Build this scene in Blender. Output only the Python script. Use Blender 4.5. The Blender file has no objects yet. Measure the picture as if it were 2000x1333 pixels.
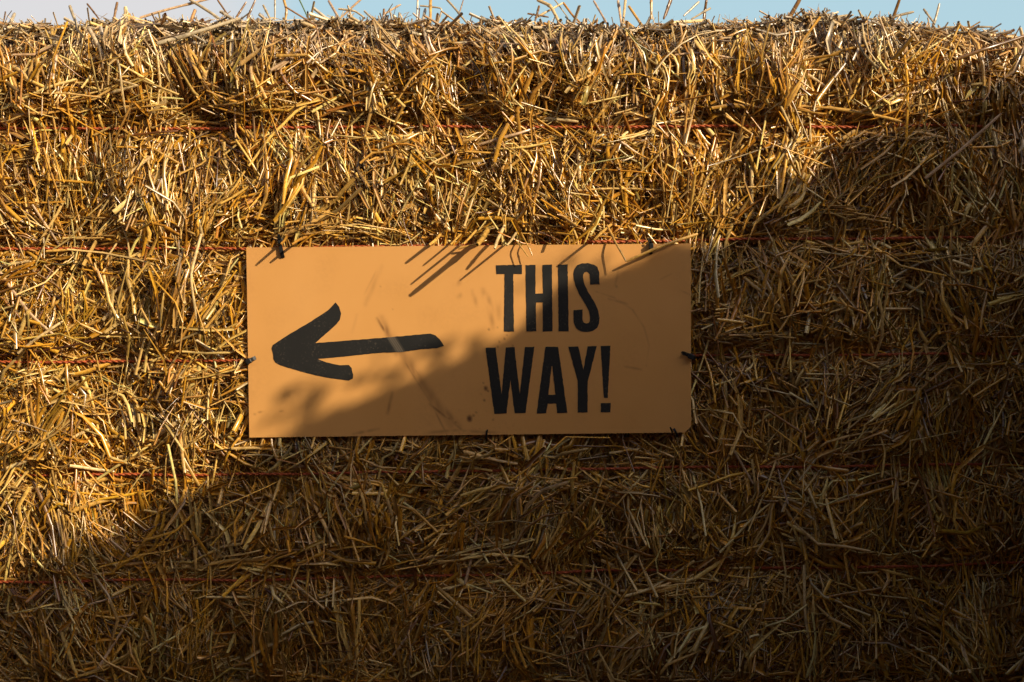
import bpy, math, random
import numpy as np
from mathutils import Vector, Matrix
from mathutils.geometry import tessellate_polygon

rng = np.random.default_rng(7)
random.seed(7)
sc = bpy.context.scene
COL = sc.collection

# ------------------------------------------------------------------ camera
K = 1.84 / 2000.0            # metres per photograph pixel on the bale's face (y = 0)
CZ = 0.652                   # camera height
DIST = 1.84 * 50 / 36        # 50 mm lens
cam_d = bpy.data.cameras.new("camera")
cam_d.lens = 50
cam_d.sensor_width = 36
cam_d.clip_start = 0.05
cam_d.clip_end = 2000
cam = bpy.data.objects.new("camera", cam_d)
cam.location = (0, -DIST, CZ)
cam.rotation_euler = (math.radians(90), 0, 0)
COL.objects.link(cam)
sc.camera = cam

# ------------------------------------------------------------------ light
S = Vector((0.695, -0.535, 0.48)).normalized()      # towards the sun
EL = math.asin(S.z)
AZ = math.atan2(S.x, S.y)
world = bpy.data.worlds.new("World")
sc.world = world
world.use_nodes = True
nt = world.node_tree
nt.nodes.clear()
wo = nt.nodes.new("ShaderNodeOutputWorld")
bg = nt.nodes.new("ShaderNodeBackground")
sky = nt.nodes.new("ShaderNodeTexSky")
sky.sky_type = 'NISHITA'
sky.sun_disc = False
sky.sun_elevation = EL
sky.sun_rotation = AZ
sky.air_density = 1.0
sky.dust_density = 2.5
sky.ozone_density = 0.3
SKY = 0.115
bg.inputs['Strength'].default_value = SKY
# a bank of pale cloud low in the north-west
tc = nt.nodes.new("ShaderNodeTexCoord")
sx = nt.nodes.new("ShaderNodeSeparateXYZ")
nt.links.new(tc.outputs['Generated'], sx.inputs[0])
ns = nt.nodes.new("ShaderNodeTexNoise")
ns.inputs['Scale'].default_value = 5.0
ns.inputs['Detail'].default_value = 6.0
nt.links.new(tc.outputs['Generated'], ns.inputs['Vector'])
ma = nt.nodes.new("ShaderNodeMath"); ma.operation = 'MULTIPLY_ADD'
nt.links.new(ns.outputs['Fac'], ma.inputs[0]); ma.inputs[1].default_value = -0.30
nt.links.new(sx.outputs['X'], ma.inputs[2])
mr = nt.nodes.new("ShaderNodeMapRange"); mr.interpolation_type = 'SMOOTHSTEP'
nt.links.new(ma.outputs[0], mr.inputs['Value'])
mr.inputs['From Min'].default_value = -0.29
mr.inputs['From Max'].default_value = -0.40
mr2 = nt.nodes.new("ShaderNodeMapRange"); mr2.interpolation_type = 'SMOOTHSTEP'
nt.links.new(sx.outputs['Z'], mr2.inputs['Value'])
mr2.inputs['From Min'].default_value = 0.55
mr2.inputs['From Max'].default_value = 0.25
mm = nt.nodes.new("ShaderNodeMath"); mm.operation = 'MULTIPLY'
nt.links.new(mr.outputs[0], mm.inputs[0]); nt.links.new(mr2.outputs[0], mm.inputs[1])
mm2 = nt.nodes.new("ShaderNodeMath"); mm2.operation = 'MULTIPLY'
mm2.inputs[1].default_value = 0.9
nt.links.new(mm.outputs[0], mm2.inputs[0])
veil = nt.nodes.new("ShaderNodeMath"); veil.operation = 'MULTIPLY'          # thin high haze over the low sky
veil.inputs[1].default_value = 0.8
mr3 = nt.nodes.new("ShaderNodeMapRange"); mr3.interpolation_type = 'SMOOTHSTEP'
nt.links.new(sx.outputs['Y'], mr3.inputs['Value'])
mr3.inputs['From Min'].default_value = 0.1
mr3.inputs['From Max'].default_value = 0.6
vm = nt.nodes.new("ShaderNodeMath"); vm.operation = 'MULTIPLY'
nt.links.new(mr2.outputs[0], vm.inputs[0]); nt.links.new(mr3.outputs[0], vm.inputs[1])
nt.links.new(vm.outputs[0], veil.inputs[0])
vmix = nt.nodes.new("ShaderNodeMix"); vmix.data_type = 'RGBA'
nt.links.new(veil.outputs[0], vmix.inputs['Factor'])
nt.links.new(sky.outputs[0], vmix.inputs[6])
vmix.inputs[7].default_value = (3.3, 4.85, 5.4, 1)
CLOUD = 5.15
mix = nt.nodes.new("ShaderNodeMix"); mix.data_type = 'RGBA'
nt.links.new(mm2.outputs[0], mix.inputs['Factor'])
nt.links.new(vmix.outputs[2], mix.inputs[6])
mix.inputs[7].default_value = (CLOUD, CLOUD * 0.96, CLOUD * 0.97, 1)
nt.links.new(mix.outputs[2], bg.inputs['Color'])
nt.links.new(bg.outputs[0], wo.inputs['Surface'])

sun_d = bpy.data.lights.new("sun", 'SUN')
sun_d.energy = 4.75
sun_d.angle = math.radians(0.38)
sun_d.color = (1.0, 0.83, 0.60)
sun = bpy.data.objects.new("sun", sun_d)
sun.rotation_euler = S.to_track_quat('Z', 'Y').to_euler()
sun.location = S * 20
COL.objects.link(sun)

sc.view_settings.view_transform = 'Standard'
sc.view_settings.look = 'None'
sc.view_settings.gamma = 1
sc.view_settings.use_curve_mapping = False
sc.view_settings.exposure = 0.36


# ------------------------------------------------------------------ helpers
def W(px, py, y=0.0):
    f = (DIST + y) / DIST
    return Vector(((px - 1000) * K * f, y, CZ - (py - 666.5) * K * f))


def link(name, me, mat=None, parent=None, kind=None):
    o = bpy.data.objects.new(name, me)
    COL.objects.link(o)
    if mat and me:
        me.materials.append(mat)
    if parent:
        o.parent = parent
    if kind:
        o["kind"] = kind
    return o


def empty(name, loc):
    o = bpy.data.objects.new(name, None)
    o.location = loc
    o.empty_display_size = 0.1
    COL.objects.link(o)
    return o


def tag(o, label, cat, group=None):
    o["label"] = label
    o["category"] = cat
    if group:
        o["group"] = group
    return o


def raw_mesh(name, verts, quads, smooth=True, cols=None):
    """numpy verts (n,3) and quads (m,4) to a mesh, fast"""
    me = bpy.data.meshes.new(name)
    n, m = len(verts), len(quads)
    me.vertices.add(n)
    me.vertices.foreach_set("co", np.ascontiguousarray(verts, np.float32).ravel())
    me.loops.add(m * 4)
    me.loops.foreach_set("vertex_index", np.ascontiguousarray(quads, np.int32).ravel())
    me.polygons.add(m)
    me.polygons.foreach_set("loop_start", np.arange(0, m * 4, 4, dtype=np.int32))
    me.polygons.foreach_set("use_smooth", np.full(m, smooth, dtype=bool))
    if cols is not None:
        a = me.attributes.new("tint", 'FLOAT_COLOR', 'POINT')
        c4 = np.ones((n, 4), np.float32)
        c4[:, :3] = cols
        a.data.foreach_set("color", c4.ravel())
    me.update(calc_edges=True)
    return me


def py_mesh(name, verts, faces, smooth=False):
    me = bpy.data.meshes.new(name)
    me.from_pydata([tuple(v) for v in verts], [], faces)
    if smooth:
        me.polygons.foreach_set("use_smooth", [True] * len(me.polygons))
    me.update()
    return me


_lat = {}


def vnoise(x, z, seed, fx, fz=None):
    """smooth value noise, -1..1"""
    if fz is None:
        fz = fx
    if seed not in _lat:
        _lat[seed] = np.random.default_rng(seed + 1000).uniform(-1, 1, (256, 256))
    L = _lat[seed]
    a = np.asarray(x) * fx + 500.3
    b = np.asarray(z) * fz + 500.7
    i = np.floor(a).astype(int); j = np.floor(b).astype(int)
    u = a - i; v = b - j
    u = u * u * (3 - 2 * u); v = v * v * (3 - 2 * v)
    i0, i1, j0, j1 = i % 256, (i + 1) % 256, j % 256, (j + 1) % 256
    return ((L[i0, j0] * (1 - u) + L[i1, j0] * u) * (1 - v) + (L[i0, j1] * (1 - u) + L[i1, j1] * u) * v)


# ------------------------------------------------------------------ materials
def new_mat(name):
    m = bpy.data.materials.new(name)
    m.use_nodes = True
    n = m.node_tree.nodes
    b = n["Principled BSDF"]
    return m, m.node_tree, b


def noise_node(t, scale, detail=4.0, coord='Object', stretch=None):
    c = t.nodes.new("ShaderNodeTexCoord")
    n = t.nodes.new("ShaderNodeTexNoise")
    n.inputs['Scale'].default_value = scale
    n.inputs['Detail'].default_value = detail
    if stretch:
        mp = t.nodes.new("ShaderNodeMapping")
        mp.inputs['Scale'].default_value = stretch
        t.links.new(c.outputs[coord], mp.inputs[0])
        t.links.new(mp.outputs[0], n.inputs['Vector'])
    else:
        t.links.new(c.outputs[coord], n.inputs['Vector'])
    return n


def ramp(t, src, stops):
    r = t.nodes.new("ShaderNodeValToRGB")
    e = r.color_ramp.elements
    while len(e) < len(stops):
        e.new(0.5)
    for k, (p, c) in enumerate(stops):
        e[k].position = p
        e[k].color = (*c, 1)
    t.links.new(src, r.inputs[0])
    return r


def straw_material():
    m, t, b = new_mat("straw")
    at = t.nodes.new("ShaderNodeAttribute"); at.attribute_name = "tint"
    n1 = noise_node(t, 160.0, 3.0)
    r1 = ramp(t, n1.outputs['Fac'], [(0.25, (0.62, 0.58, 0.52)), (0.55, (1, 1, 1)), (0.8, (1.18, 1.16, 1.12))])
    mx = t.nodes.new("ShaderNodeMix"); mx.data_type = 'RGBA'; mx.blend_type = 'MULTIPLY'
    mx.inputs['Factor'].default_value = 1.0
    t.links.new(at.outputs['Color'], mx.inputs[6])
    t.links.new(r1.outputs[0], mx.inputs[7])
    t.links.new(mx.outputs[2], b.inputs['Base Color'])
    b.inputs['Roughness'].default_value = 0.25
    b.inputs['Specular IOR Level'].default_value = 0.75
    return m


M_STRAW = straw_material()


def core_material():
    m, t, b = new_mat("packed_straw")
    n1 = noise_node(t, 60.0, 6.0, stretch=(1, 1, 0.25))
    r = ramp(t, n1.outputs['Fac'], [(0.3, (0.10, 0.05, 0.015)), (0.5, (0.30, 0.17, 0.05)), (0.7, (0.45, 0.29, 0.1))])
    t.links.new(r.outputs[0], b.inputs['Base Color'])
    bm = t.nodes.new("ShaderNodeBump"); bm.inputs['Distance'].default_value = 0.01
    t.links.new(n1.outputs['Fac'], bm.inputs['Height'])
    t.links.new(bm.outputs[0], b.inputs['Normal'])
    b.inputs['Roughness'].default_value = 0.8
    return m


def plain(name, c, rough=0.5, spec=0.5, var=0.15, scale=40.0, bump=0.0):
    m, t, b = new_mat(name)
    n1 = noise_node(t, scale, 5.0)
    r = ramp(t, n1.outputs['Fac'], [(0.3, tuple(v * (1 - var) for v in c)), (0.7, tuple(min(1, v * (1 + var)) for v in c))])
    t.links.new(r.outputs[0], b.inputs['Base Color'])
    b.inputs['Roughness'].default_value = rough
    b.inputs['Specular IOR Level'].default_value = spec
    if bump:
        bm = t.nodes.new("ShaderNodeBump"); bm.inputs['Distance'].default_value = bump
        t.links.new(n1.outputs['Fac'], bm.inputs['Height'])
        t.links.new(bm.outputs[0], b.inputs['Normal'])
    return m


M_CORE = core_material()
M_TWINE = plain("twine", (0.40, 0.085, 0.022), 0.55, 0.4, 0.3, 300, 0.0005)
M_TIE = plain("black_nylon", (0.012, 0.012, 0.012), 0.5, 0.3, 0.2, 200)

# ------------------------------------------------------------------ the setting: ground
g_m, g_t, g_b = new_mat("straw_littered_turf")
gn = noise_node(g_t, 0.9, 8.0)
gn2 = noise_node(g_t, 40.0, 6.0)
gr = ramp(g_t, gn.outputs['Fac'], [(0.35, (0.10, 0.05, 0.018)), (0.5, (0.15, 0.075, 0.025)), (0.7, (0.22, 0.115, 0.038))])
gr2 = ramp(g_t, gn2.outputs['Fac'], [(0.3, (0.55, 0.55, 0.5)), (0.7, (1.15, 1.1, 1.0))])
gx = g_t.nodes.new("ShaderNodeMix"); gx.data_type = 'RGBA'; gx.blend_type = 'MULTIPLY'
gx.inputs['Factor'].default_value = 1
g_t.links.new(gr.outputs[0], gx.inputs[6]); g_t.links.new(gr2.outputs[0], gx.inputs[7])
g_t.links.new(gx.outputs[2], g_b.inputs['Base Color'])
g_b.inputs['Roughness'].default_value = 0.9
gbm = g_t.nodes.new("ShaderNodeBump"); gbm.inputs['Distance'].default_value = 0.03
g_t.links.new(gn2.outputs['Fac'], gbm.inputs['Height']); g_t.links.new(gbm.outputs[0], g_b.inputs['Normal'])
gm = py_mesh("ground", [(-700, -700, 0), (700, -700, 0), (700, 700, 0), (-700, 700, 0)], [(0, 1, 2, 3)])
link("ground", gm, g_m, kind="structure")

# ------------------------------------------------------------------ unseen outbuilding added behind the camera: its roof slope throws the shade
YV = -2.10                                   # plane of the roof's verge
tv = -YV / -S.y


def verge(px):                               # where the verge must stand for its shadow to cross the face at px
    py = 1140 - 0.4675 * px
    p = W(px, py, -0.03)
    return p + S * (tv - 0.03 / -S.y)


v0 = verge(-560); v1 = verge(3700)
slope = (v1.z - v0.z) / (v1.x - v0.x)
eave_x, eave_z, ridge_x, ridge_z = v0.x, v0.z, v1.x, v1.z
far_x = 2 * ridge_x - eave_x
added_shed = empty("shade_shed", (ridge_x, YV - 3, 0))
tag(added_shed, "unseen red-brown timber outbuilding with a pitched roof, added behind the camera to shade the bale", "added_shed")


def box_mesh(name, x0, x1, y0, y1, z0, z1):
    v = [(x0, y0, z0), (x1, y0, z0), (x1, y1, z0), (x0, y1, z0), (x0, y0, z1), (x1, y0, z1), (x1, y1, z1), (x0, y1, z1)]
    f = [(3, 2, 1, 0), (4, 5, 6, 7), (0, 1, 5, 4), (1, 2, 6, 5), (2, 3, 7, 6), (3, 0, 4, 7)]
    return v, f


def add_part(name, v, f, mat, root):
    o = link(name, py_mesh(name, [Vector(p) - root.location for p in v], f), mat, root)
    return o


M_PLANK = plain("dark_planks", (0.26, 0.085, 0.03), 0.8, 0.3, 0.4, 6, 0.01)
M_ROOF = plain("rusty_roof_sheet", (0.16, 0.09, 0.06), 0.6, 0.4, 0.3, 3)
wx0, wx1, wy0, wy1 = eave_x + 0.2, far_x - 0.2, YV - 5.5, YV - 0.15
zl = eave_z + 0.2 * slope - 0.02
vv = [(wx0, wy1, 0), (wx1, wy1, 0), (wx1, wy1, zl), (ridge_x, wy1, ridge_z - 0.02), (wx0, wy1, zl),
      (wx0, wy0, 0), (wx1, wy0, 0), (wx1, wy0, zl), (ridge_x, wy0, ridge_z - 0.02), (wx0, wy0, zl)]
ff = [(0, 4, 3, 2, 1), (5, 6, 7, 8, 9), (0, 5, 9, 4), (1, 2, 7, 6)]
add_part("wall", vv, ff, M_PLANK, added_shed)
# corrugated roof, two slopes
for sgn in (-1, 1):
    rv, rf = [], []
    nseg = 60
    xe = eave_x if sgn < 0 else far_x
    y0, y1 = YV - 5.7, YV
    for j in range(nseg + 1):
        yy = y0 + (y1 - y0) * j / nseg
        dz = 0.012 * (j % 2)
        for (xx, zz) in ((xe, eave_z), (ridge_x, ridge_z)):
            rv.append((xx, yy, zz + dz - 0.012)); rv.append((xx, yy, zz + dz - 0.04))
    for j in range(nseg):
        a, b = j * 4, j * 4 + 4
        rf += [(a, a + 2, b + 2, b), (a + 1, b + 1, b + 3, a + 3), (a, b, b + 1, a + 1), (a + 2, a + 3, b + 3, b + 2)]
    rf += [(0, 1, 3, 2), (nseg * 4, nseg * 4 + 2, nseg * 4 + 3, nseg * 4 + 1)]
    add_part("roof_slope", rv, rf, M_ROOF, added_shed)

# unseen long farm building added behind the camera to block sky light
added_barn = empty("added_barn", (-9, -8, 0))
tag(added_barn, "unseen long red-brown timber farm building, added behind the camera to block sky light", "added_barn")
bx0, bx1, by0, by1, be, br_ = -20.0, 1.4, -18.0, -7.5, 6.0, 9.5
bym = (by0 + by1) / 2
vv = [(bx0, by1, 0), (bx1, by1, 0), (bx1, by1, be), (bx0, by1, be), (bx0, by0, 0), (bx1, by0, 0), (bx1, by0, be), (bx0, by0, be), (bx0, bym, br_ - .03), (bx1, bym, br_ - .03)]
ff = [(0, 3, 2, 1), (4, 5, 6, 7), (0, 4, 7, 8, 3), (1, 2, 9, 6, 5)]
add_part("wall", vv, ff, M_PLANK, added_barn)
for sgn, ye in ((1, by1 + 0.4), (-1, by0 - 0.4)):
    ze = be - 0.4 * (br_ - be) / (by1 - bym)
    vv = [(bx0 - .3, ye, ze + .02), (bx1 + .3, ye, ze + .02), (bx1 + .3, bym, br_ + .02), (bx0 - .3, bym, br_ + .02)]
    vv = vv + [(a_, b_, c_ + 0.05) for a_, b_, c_ in vv]
    add_part("roof_slope", vv, [(3, 2, 1, 0), (4, 5, 6, 7), (0, 1, 5, 4), (1, 2, 6, 5), (2, 3, 7, 6), (3, 0, 4, 7)], M_ROOF, added_barn)
dx0_, dx1_ = -6.5, -3.0
add_part("door", *box_mesh("door", dx0_, dx1_, by1 + 0.003, by1 + 0.06, 0.05, 3.4), M_ROOF, added_barn)

# unseen sprigs with leaves, added along the verge to shape the shadow's edge
added_ivy = empty("added_ivy", (eave_x + 1.0, YV, 0))
tag(added_ivy, "leafy ivy creeping along the roof edge of the timber shed behind the camera", "plant")
M_LEAF = plain("ivy_leaf", (0.05, 0.09, 0.025), 0.45, 0.5, 0.4, 20)
M_STEM = plain("ivy_stem", (0.12, 0.08, 0.04), 0.8, 0.3, 0.3, 30)
iv, ifc, sv, sf = [], [], [], []


def ivy_leaf(c, r):
    a, b, g = random.uniform(0, 6.28), random.uniform(-0.9, 0.9), random.uniform(-0.9, 0.9)
    R = Matrix.Rotation(a, 3, 'Y') @ Matrix.Rotation(b, 3, 'X') @ Matrix.Rotation(g, 3, 'Z')
    pts = [(0, 0, 0), (0.5, 0.1, 0.1), (0.75, 0, 0.55), (0.35, -.05, 0.65), (0, -.1, 1.25), (-0.35, -.05, 0.65), (-0.75, 0, 0.55), (-0.5, 0.1, 0.1)]
    k = len(iv)
    for p in pts:
        iv.append(c + R @ (Vector(p) * r))
    ifc.append((k, k + 1, k + 2, k + 3)); ifc.append((k, k + 3, k + 4, k + 5)); ifc.append((k, k + 5, k + 6, k + 7))


def ivy_stick(a, b, r):
    k = len(sv)
    for p in (a, b):
        for q in range(4):
            an = q * math.pi / 2
            sv.append(p + Vector((math.cos(an) * r, math.sin(an) * r, 0)))
    for q in range(4):
        q2 = (q + 1) % 4
        sf.append((k + q, k + q2, k + 4 + q2, k + 4 + q))


IVY_X = [-700, -300, 26, 103, 232, 290, 386, 412, 470, 500, 590, 650, 760, 850, 950, 1020, 1070, 1120, 1180, 1290, 1351, 1441, 1500, 1530, 1560, 1600, 1647, 1675, 1700, 1760, 1853, 1955, 2050, 2300, 2700]
IVY_H = [10, 10, 10, 2, 2, 18, 10, 24, 24, 36, 38, 46, 32, 28, 30, 40, 58, 78, 66, 50, 42, 24, 30, 66, 90, 74, 70, 118, 112, 74, 66, 84, 70, 70, 60]
px = -700.0
while px < 2600:                                  # dense leaf mat on the roof edge, heights fitted to the shadow's edge
    h = float(np.interp(px, IVY_X, IVY_H)) * K
    base = verge(px)
    for q in range(8 + int(h / 0.0016)):
        ivy_leaf(base + S * random.uniform(-0.03, 0.12) + Vector((random.gauss(0, 0.01), 0, random.uniform(-0.02, max(h - 0.010, 0.0)) - 0.010)), random.uniform(0.008, 0.015))
    px += 9
SPRIGS = [(530, 80), (598, 122), (616, 110), (585, 98), (570, 112), (700, 96), (720, 84), (800, 66), (855, 66), (905, 56), (1080, 140), (1100, 124), (420, 48), (330, 36), (1330, 64),
          (1365, 60), (1310, 52), (1500, 78), (1560, 84), (1700, 104), (1790, 112), (1880, 118), (1950, 120), (300, 36), (240, 40), (150, 34)]
for px, hp in SPRIGS:                             # loose sprigs standing out of it
    h = hp * K
    base = verge(px) + S * random.uniform(-0.02, 0.06) + Vector((0, 0, -0.03))
    tip = base + Vector((random.gauss(0, 0.02), random.gauss(0, 0.01), h + 0.03))
    ivy_stick(base, tip, 0.002)
    for q in range(7):
        p = base.lerp(tip, random.uniform(0.65, 1.0)) + Vector((random.gauss(0, .016), random.gauss(0, .006), random.gauss(0, .006) - 0.012))
        ivy_leaf(p, random.uniform(0.012, 0.020))
lv = add_part("foliage", iv, ifc, M_LEAF, added_ivy); lv["kind"] = "stuff"
add_part("stem", sv, sf, M_STEM, added_ivy)["kind"] = "stuff"
added_ivy["kind"] = ""
del added_ivy["kind"]

# ------------------------------------------------------------------ the bale: surface functions
X0, X1 = -1.405, 1.000                       # ends of the bale
TOP = CZ - (42 - 666.5) * K                   # top of the bale
DEPTH = 0.9
STR = [[(-600, 254), (0, 254), (300, 253), (620, 249), (1300, 250), (2200, 248)],
       [(-600, 488), (0, 488), (480, 486), (1350, 470), (2200, 462)],
       [(-600, 707), (0, 707), (480, 704), (1350, 694), (2200, 690)],
       [(-600, 930), (0, 928), (400, 926), (900, 918), (1300, 913), (2200, 904)],
       [(-600, 1136), (0, 1133), (600, 1127), (1000, 1120), (1500, 1108), (2200, 1096)],
       [(-600, 1345), (2200, 1338)]]


def string_z(i, x):
    px = np.asarray(x) / K + 1000
    s = STR[i]
    return CZ - (np.interp(px, [p[0] for p in s], [p[1] for p in s]) - 666.5) * K


def top_z(x):
    px = np.asarray(x) / K + 1000
    d = np.interp(px, [-500, 0, 300, 900, 1400, 1500, 1600, 1680, 1800, 1900, 2000, 2080], [4, 4, 0, 5, 4, 4, -16, -2, 6, 16, 32, 60])
    return TOP - d * K + 0.006 * vnoise(x, 0 * np.asarray(x), 31, 9) + 0.005 * vnoise(x, 0 * np.asarray(x), 32, 26)


def surf(x, z, fine=True):
    """y of the bale's front face (towards the camera is negative)"""
    x = np.asarray(x, float); z = np.asarray(z, float)
    y = np.zeros_like(x)
    for i in range(6):
        dz = z - string_z(i, x)
        y = y + ((0.015, 0.012, 0.010, 0.008, 0.009, 0.010)[i] + 0.008 * vnoise(x, x * 0, 50 + i, 5)) * np.exp(-(np.abs(dz) / 0.036) ** 1.5)
    y = y - 0.012
    y = y - 0.015 * vnoise(x, z, 1, 8, 6) - 0.015 * vnoise(x, z, 2, 14, 4)
    if fine:
        y = y - 0.014 * vnoise(x, z, 3, 26, 14)
    r = 0.085
    q = np.clip((z - (top_z(x) - r)) / r, 0, 0.999)
    y = y + r * (1 - np.sqrt(1 - q * q))
    r = 0.13
    q = np.clip((x - (X1 - r)) / r, 0, 0.999)
    y = y + r * (1 - np.sqrt(1 - q * q))
    q = np.clip(((X0 + r) - x) / r, 0, 0.999)
    y = y + r * (1 - np.sqrt(1 - q * q))
    return y


# sign rectangle (pixels) and its plane
SY = -0.036                                  # front of the board
SG = [(481, 484), (1349, 476), (1350, 845), (487, 855)]


def clamp_sign(P):
    """straw stays behind the board"""
    f = (DIST + P[..., 1]) / DIST
    px = P[..., 0] / (K * f) + 1000
    py = 666.5 - (P[..., 2] - CZ) / (K * f)
    inside = (px > 470) & (px < 1361) & (py > 470) & (py < 866)
    P[..., 1] = np.where(inside, np.maximum(P[..., 1], SY + 0.012), P[..., 1])
    return P


def twine_y(i, x):
    xs = np.linspace(X0 + 0.05, X1 - 0.05, 500)
    zs = string_z(i, xs)
    ys = surf(xs, zs, False) - 0.013 - 0.003 * vnoise(xs, xs * 0, 80 + i, 6)
    ker = np.ones(41) / 41
    ys = np.convolve(np.pad(ys, 20, mode='edge'), ker, 'valid')
    return np.interp(x, xs, ys)


def under_twine(P, free):
    """the twine presses the straw back, apart from the stalks flagged free"""
    fr = np.broadcast_to(np.asarray(free)[:, None], P.shape[:2])
    for i in range(6):
        d = np.abs(P[..., 2] - string_z(i, P[..., 0]))
        lim = twine_y(i, P[..., 0]) + 0.006 - np.maximum(d - 0.007, 0) * 1.6
        hit = (d < 0.05) & ~fr
        P[..., 1] = np.where(hit, np.maximum(P[..., 1], lim), P[..., 1])
    return P


PAL = np.array([(0.88, 0.64, 0.24), (0.72, 0.37, 0.034), (0.46, 0.192, 0.012), (0.14, 0.051, 0.004), (0.26, 0.185, 0.022), (0.42, 0.34, 0.19)])
PW = np.array([0.22, 0.32, 0.22, 0.18, 0.04, 0.02])
GREY = np.array((0.47, 0.40, 0.29))


def tints(n, z=None, weights=PW):
    c = PAL[rng.choice(len(PAL), n, p=weights / weights.sum())]
    c2 = PAL[rng.choice(len(PAL), n, p=weights / weights.sum())]
    f = rng.random((n, 1)) * 0.5
    c = c * (1 - f) + c2 * f
    c = c * rng.normal(1, 0.16, (n, 1)).clip(0.55, 1.4) * rng.normal(1, 0.03, (n, 3))
    if z is not None:                        # sun-bleached grey on the top edge
        g = np.clip((z - (TOP - 0.085)) / 0.06, 0, 1)[:, None] * rng.random((n, 1)) ** 0.5
        gg = GREY * rng.normal(1, 0.28, (n, 1)).clip(0.4, 1.6)
        c = c * (1 - g) + gg * g
    return np.clip(c, 0.01, 0.9)


class Straws:
    """collects many straws into one mesh"""

    def __init__(self):
        self.v, self.q, self.c, self.n = [], [], [], 0

    def add(self, P, w, flat, cols, sides=5, half=False, roll=None):
        """P (N,R,3) spine points, w (N,) width, flat (N,) thickness ratio"""
        N, R, _ = P.shape
        if R >= 4:                                   # crumpled, bent stalks
            Ls = np.linalg.norm(P[:, -1] - P[:, 0], axis=1)
            cr = (rng.random(N) < 0.55) * Ls * 0.032
            J = rng.normal(0, 1, (N, R, 3)) * np.array((1, 0.4, 1))
            J[:, 0] = 0
            P = P + J * cr[:, None, None]
        T = np.gradient(P, axis=1)
        T /= np.linalg.norm(T, axis=2, keepdims=True) + 1e-9
        ref = rng.normal(size=(N, 1, 3))
        ref[:, :, 1] *= 0.35 if roll is None else roll      # flat side mostly to the front
        n1 = np.cross(T, np.cross(T, ref)); n1 /= np.linalg.norm(n1, axis=2, keepdims=True) + 1e-9
        n2 = np.cross(T, n1)
        if half:
            ph = np.linspace(0.0, math.pi, sides)
        else:
            ph = np.arange(sides) * 2 * math.pi / sides
        u_ = np.linspace(0, 1, R)[None, :]
        e0 = np.where(rng.random((N, 1)) < 0.45, rng.uniform(0.15, 0.6, (N, 1)), 1.0) if R > 2 else 1.0
        e1 = rng.uniform(0.75, 1.0, (N, 1))
        wr = (w[:, None] / 2) * (e1 * (1 - u_) + e0 * u_ * np.ones((1, R)) if R <= 3 else np.minimum(1.0, e1 + u_ * 2) * np.minimum(1.0, e0 + (1 - u_) * 2))
        V = P[:, :, None, :] + wr[:, :, None, None] * (np.cos(ph)[None, None, :, None] * n1[:, :, None, :] +
                                                     flat[:, None, None, None] * np.sin(ph)[None, None, :, None] * n2[:, :, None, :])
        idx = np.arange(N * R * sides).reshape(N, R, sides) + self.n
        if half:
            a, b = idx[:, :-1, :-1], idx[:, :-1, 1:]
            c, d = idx[:, 1:, 1:], idx[:, 1:, :-1]
        else:
            a = idx[:, :-1, :]; b = np.roll(idx, -1, 2)[:, :-1, :]
            c = np.roll(idx, -1, 2)[:, 1:, :]; d = idx[:, 1:, :]
        Q = np.stack([a, b, c, d], -1).reshape(-1, 4)
        self.v.append(V.reshape(-1, 3)); self.q.append(Q)
        rc = cols[:, None, :] * rng.uniform(0.78, 1.18, (N, R, 1))
        if R >= 4:
            jn = rng.integers(1, R - 1, N); has = rng.random(N) < 0.35
            rc[np.arange(N)[has], jn[has]] *= 0.5
        self.c.append(np.clip(np.repeat(rc.reshape(-1, 3), sides, 0), 0, 0.9))
        self.n += N * R * sides

    def mesh(self, name, origin):
        v = np.concatenate(self.v) - np.array(origin)
        return raw_mesh(name, v, np.concatenate(self.q), True, np.concatenate(self.c))


BO = Vector(((X0 + X1) / 2, DEPTH / 2, 0))
bale = empty("straw_bale", BO)
tag(bale, "big golden square straw bale bound with rust red twine, carrying the orange sign", "straw bale")

# packed core
nx, nz = 160, 90
cx = np.linspace(X0 + 0.01, X1 - 0.01, nx)
verts, faces = [], []
for j in range(nz):
    fz = j / (nz - 1)
    zz = fz * (top_z(cx) - 0.035)
    yy = surf(cx, zz, False) + 0.060
    verts.append(np.stack([cx, yy, zz], 1))
front = np.concatenate(verts)
back = front.copy(); back[:, 1] = DEPTH
allv = np.concatenate([front, back]); NF = nx * nz
q = []
for j in range(nz - 1):
    for i in range(nx - 1):
        a = j * nx + i
        q.append((a, a + 1, a + nx + 1, a + nx)); q.append((NF + a, NF + a + nx, NF + a + nx + 1, NF + a + 1))
for i in range(nx - 1):
    t_ = (nz - 1) * nx + i
    q.append((t_, t_ + 1, NF + t_ + 1, NF + t_)); q.append((i, NF + i, NF + i + 1, i + 1))
for j in range(nz - 1):
    a = j * nx
    q.append((a, a + nx, NF + a + nx, NF + a)); b = a + nx - 1
    q.append((b, NF + b, NF + b + nx, b + nx))
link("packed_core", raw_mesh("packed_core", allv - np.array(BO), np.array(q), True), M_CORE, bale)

straw = Straws()


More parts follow.
